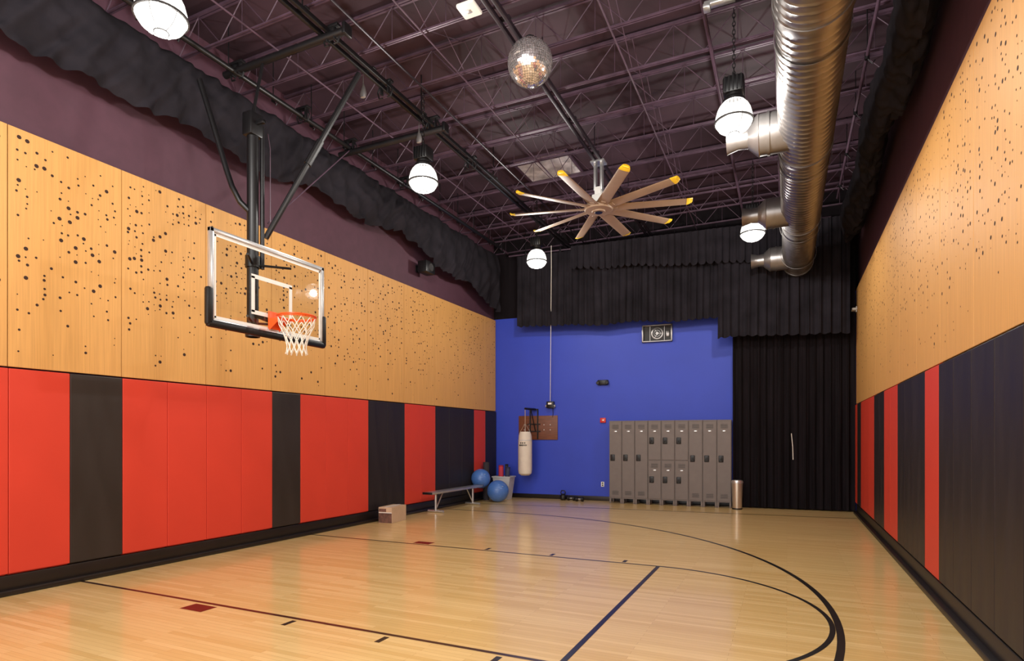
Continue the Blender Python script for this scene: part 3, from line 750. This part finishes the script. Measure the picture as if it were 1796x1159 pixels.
r=thing('wall_winch','small black winch box above the plywood board','winch',W(s,0,z),WA)
MB().box((0,-.07,0),(.20,.14,.18),bev=.01).build('case',M['black'],r)
MB().box((0,-.145,.03),(.10,.01,.05)).build('sticker',M['white'],r)
MB().tube([(-.14,-.07,-.03),(.14,-.07,-.03)],.035,12).tube([(.11,-.07,-.03),(.11,-.14,-.10)],.01,6).build('drum',M['alu'],r)
MB().tube([(.05,-.03,-.08),(.06,-.03,-.22),(.05,-.035,-.34)],.007,6).build('cord',M['base'],r)
sa,za=sz(967,470,.85)
tag(MB().tube([W(s,.10,z+.09),W(sa,.85,za),W(sa,.86,3.99*H)],.007,6).build('pull_rope',M['net']),'thin pale rope running from the winch up to the ceiling','rope')
s,_=sz(1293,890,.66)
r=thing('trash_can','slim silver trash can between the lockers and the black curtain','trash can',W(s,.66,0),WA)
MB().lathe([(0,0),(.10,0),(.105,.02),(.125,.60),(.125,.61),(0,.61)],seg=28,sx=1.0,sy=.9).build('body',M['steel'],r)
MB().lathe([(.13,.61),(.135,.64),(.12,.68),(.06,.69),(0,.69)],seg=28,sx=1.0,sy=.9).build('lid',M['alu'],r)
MB().lathe([(0,0),(.115,0),(.115,.03),(.10,.03)],seg=28,sy=.9).build('base_ring',M['black'],r)
def kb(p,sc,label):
    r=thing('kettlebell',label,'kettlebell',p,WA)
    MB().lathe([(0,0),(.06*sc,0),(.10*sc,.04*sc),(.11*sc,.10*sc),(.09*sc,.16*sc),(.04*sc,.2*sc),(0,.2*sc)],seg=20).build('bell',M['black'],r)
    MB().tube([(-.05*sc,0,.17*sc),(-.075*sc,0,.24*sc),(-.05*sc,0,.30*sc),(.05*sc,0,.30*sc),(.075*sc,0,.24*sc),(.05*sc,0,.17*sc)],.017*sc,8).build('handle',M['black'],r)
s,_=sz(987,879,.25); kb(W(s,.22,0),.85,'black kettlebell on the floor below the blue wall')
for i,px in enumerate((1001,1018)):
    s,_=sz(px,880,.3)
    r=thing('dumbbell','black dumbbell on the floor next to the kettlebell' if i==0 else 'black dumbbell on the floor nearest the lockers','dumbbell',W(s,.25+.14*i,0),WA)
    R=Matrix.Rotation(PI/2,3,'Y')
    for q in (-1,1): MB().lathe([(0,-.035),(.05,-.035),(.062,-.02),(.062,.02),(.05,.035),(0,.035)],(q*.075,0,.062),rot=R,seg=12).build('weight',M['black'],r)
    MB().tube([(-.06,0,.062),(.06,0,.062)],.015,8).build('grip',M['alu'],r)
for (x,y,z,rad,lab) in ((-4.10,8.24,.17,.17,'blue exercise ball on the floor, nearer the blue wall'),(-4.345,8.13,.365,.15,'blue exercise ball propped up against the left wall pads')):
    rr_=rad*H
    r=thing('exercise_ball',lab,'exercise ball',(x*H,y*H,z*H),group='blue exercise balls')
    def sp(u,t,rr_=rr_):
        ph=PI*u; k=rr_*(1+.006*math.sin(40*ph)); return Vector((k*math.sin(ph)*math.cos(2*PI*t)+0,k*math.sin(ph)*math.sin(2*PI*t),k*math.cos(ph)))
    MB().grid(sp,80,40,wrap=True).build('ball_skin',M['ballblue'],r,ang=80)
    MB().lathe([(0,.004),(.02,.004),(.022,0)],(rr_*.72,-rr_*.5,rr_*.48),seg=10).build('valve_plug',M['white'],r)
bp=Vector((-4.20*H,8.66*H,0))
r=thing('storage_bin','tall pale plastic bin full of rolled mats in the corner','storage bin',bp,WA)
bn=MB(); 
def ring(hw,hd,z): return [Vector((sx*hw,sy*hd,z)) for sx,sy in ((-1,-1),(1,-1),(1,1),(-1,1))]
def shell(rs):
    vs=[[bn.bm.verts.new(v) for v in q] for q in rs]
    for a,b in zip(vs,vs[1:]):
        for k in range(4): bn.bm.faces.new((a[k],a[(k+1)%4],b[(k+1)%4],b[k]))
    bn.bm.faces.new(vs[0]); bn.bm.faces.new(vs[-1])
shell([ring(.17,.15,0),ring(.25,.2,.60),ring(.27,.22,.60),ring(.27,.22,.63),ring(.24,.19,.63),ring(.16,.14,.02)])
bn.build('body',M['bin'],r,flat=True)
for k in range(3): MB().box((-.12+.12*k,-.185-.0,.34),(.012,.03,.46),rot=Matrix.Rotation(-.083,3,'X')).build('rib',M['bin'],r)
def roll(dx_,dy_,z0,z1,rad,tilt,m_,label):
    o=MB()
    for j in range(4): o.lathe([(rad*(1-.2*j)-.012,z1-z0),(rad*(1-.2*j),z1-z0+.004),(rad*(1-.2*j),z1-z0-.03)],seg=20)
    o.lathe([(0,0),(rad,0),(rad,z1-z0),(0,z1-z0-.01)],seg=20)
    ob=tag(o.build('rolled_mat',m_,loc=bp+Vector((dx_,dy_,z0))),label,'rolled mat','rolled mats in the corner bin')
    ob.rotation_euler=tilt
roll(-.07,-.03,.06,.92,.07,(0,.0,0),M['pink'],'red rolled foam mat standing in the corner bin')
roll(.08,-.04,.06,.88,.06,(.0,.08,0),M['navyfoam'],'navy rolled mat leaning right in the corner bin')
roll(.05,.075,.06,.95,.045,(.0,.0,0),M['foam'],'dark rolled mat at the back of the corner bin')
ob=MB().lathe([(0,0),(.085,0),(.085,1.02),(.03,1.02),(.03,.99),(0,.99)],seg=24)
ob=tag(ob.build('foam_roller',M['foam'],loc=Vector((-4.40*H,8.42*H,0))),'tall dark foam roller standing in the corner behind the balls','foam roller')
r=thing('bench','long aluminium bench with grey plank along the left wall pads','bench',(-4.27*H,7.22*H,0))
bl=1.42*H
MB().box((0,0,.455),(.25,bl,.04),bev=.008).box((-.09,0,.432),(.02,bl-.02,.02)).box((.09,0,.432),(.02,bl-.02,.02)).build('seat',M['alu'],r)
for s in (-1,1):
    y=s*(bl/2-.33)
    MB().tube([(0,y,.43),(0,y,.04)],.028,12).box((0,y,.425),(.22,.06,.012)).build('leg',M['alu'],r)
    MB().tube([(-.2,y,.032),(.2,y,.032)],.028,10).tube([(0,y,.06),(0,y-s*.30,.42)],.014,8).build('foot_bar',M['alu'],r)
MB().box((0,-bl/2-.008,.455),(.25,.016,.05),bev=.005).box((0,bl/2+.008,.455),(.25,.016,.05),bev=.005).build('end_cap',M['black'],r)
p=at_z(688,917,0)
r=thing('carton','cardboard carton with dark printed front on the floor by the left pads','carton',(p.x-.14,p.y+.20,0),math.radians(6))
MB().box((0,0,.155),(.30,.56,.31),bev=.004).build('box',M['carton'],r,flat=True)
MB().box((0,-.281,.10),(.29,.004,.19)).box((-.06,-.281,.25),(.16,.004,.06)).build('printed_side',M['print'],r)
MB().box((0,0,.3105),(.05,.555,.003)).box((.0,-.283,.205),(.29,.002,.015)).build('tape',M['white'],r)

# ================= WORLD / CAMERA =================
w=bpy.data.worlds.new('world'); bpy.context.scene.world=w; w.use_nodes=True
w.node_tree.nodes['Background'].inputs[0].default_value=(1,.97,.94,1); w.node_tree.nodes['Background'].inputs[1].default_value=3.0
cam=bpy.data.cameras.new('camera'); co=bpy.data.objects.new('camera',cam); COL.objects.link(co)
cam.sensor_fit='HORIZONTAL'; cam.sensor_width=36; cam.lens=F/1796*36; cam.shift_y=188.5/1796; cam.clip_start=.05
co.location=CAM; co.rotation_euler=(PI/2,0,A0)
bpy.context.scene.camera=co
bpy.context.scene.view_settings.view_transform='Standard'
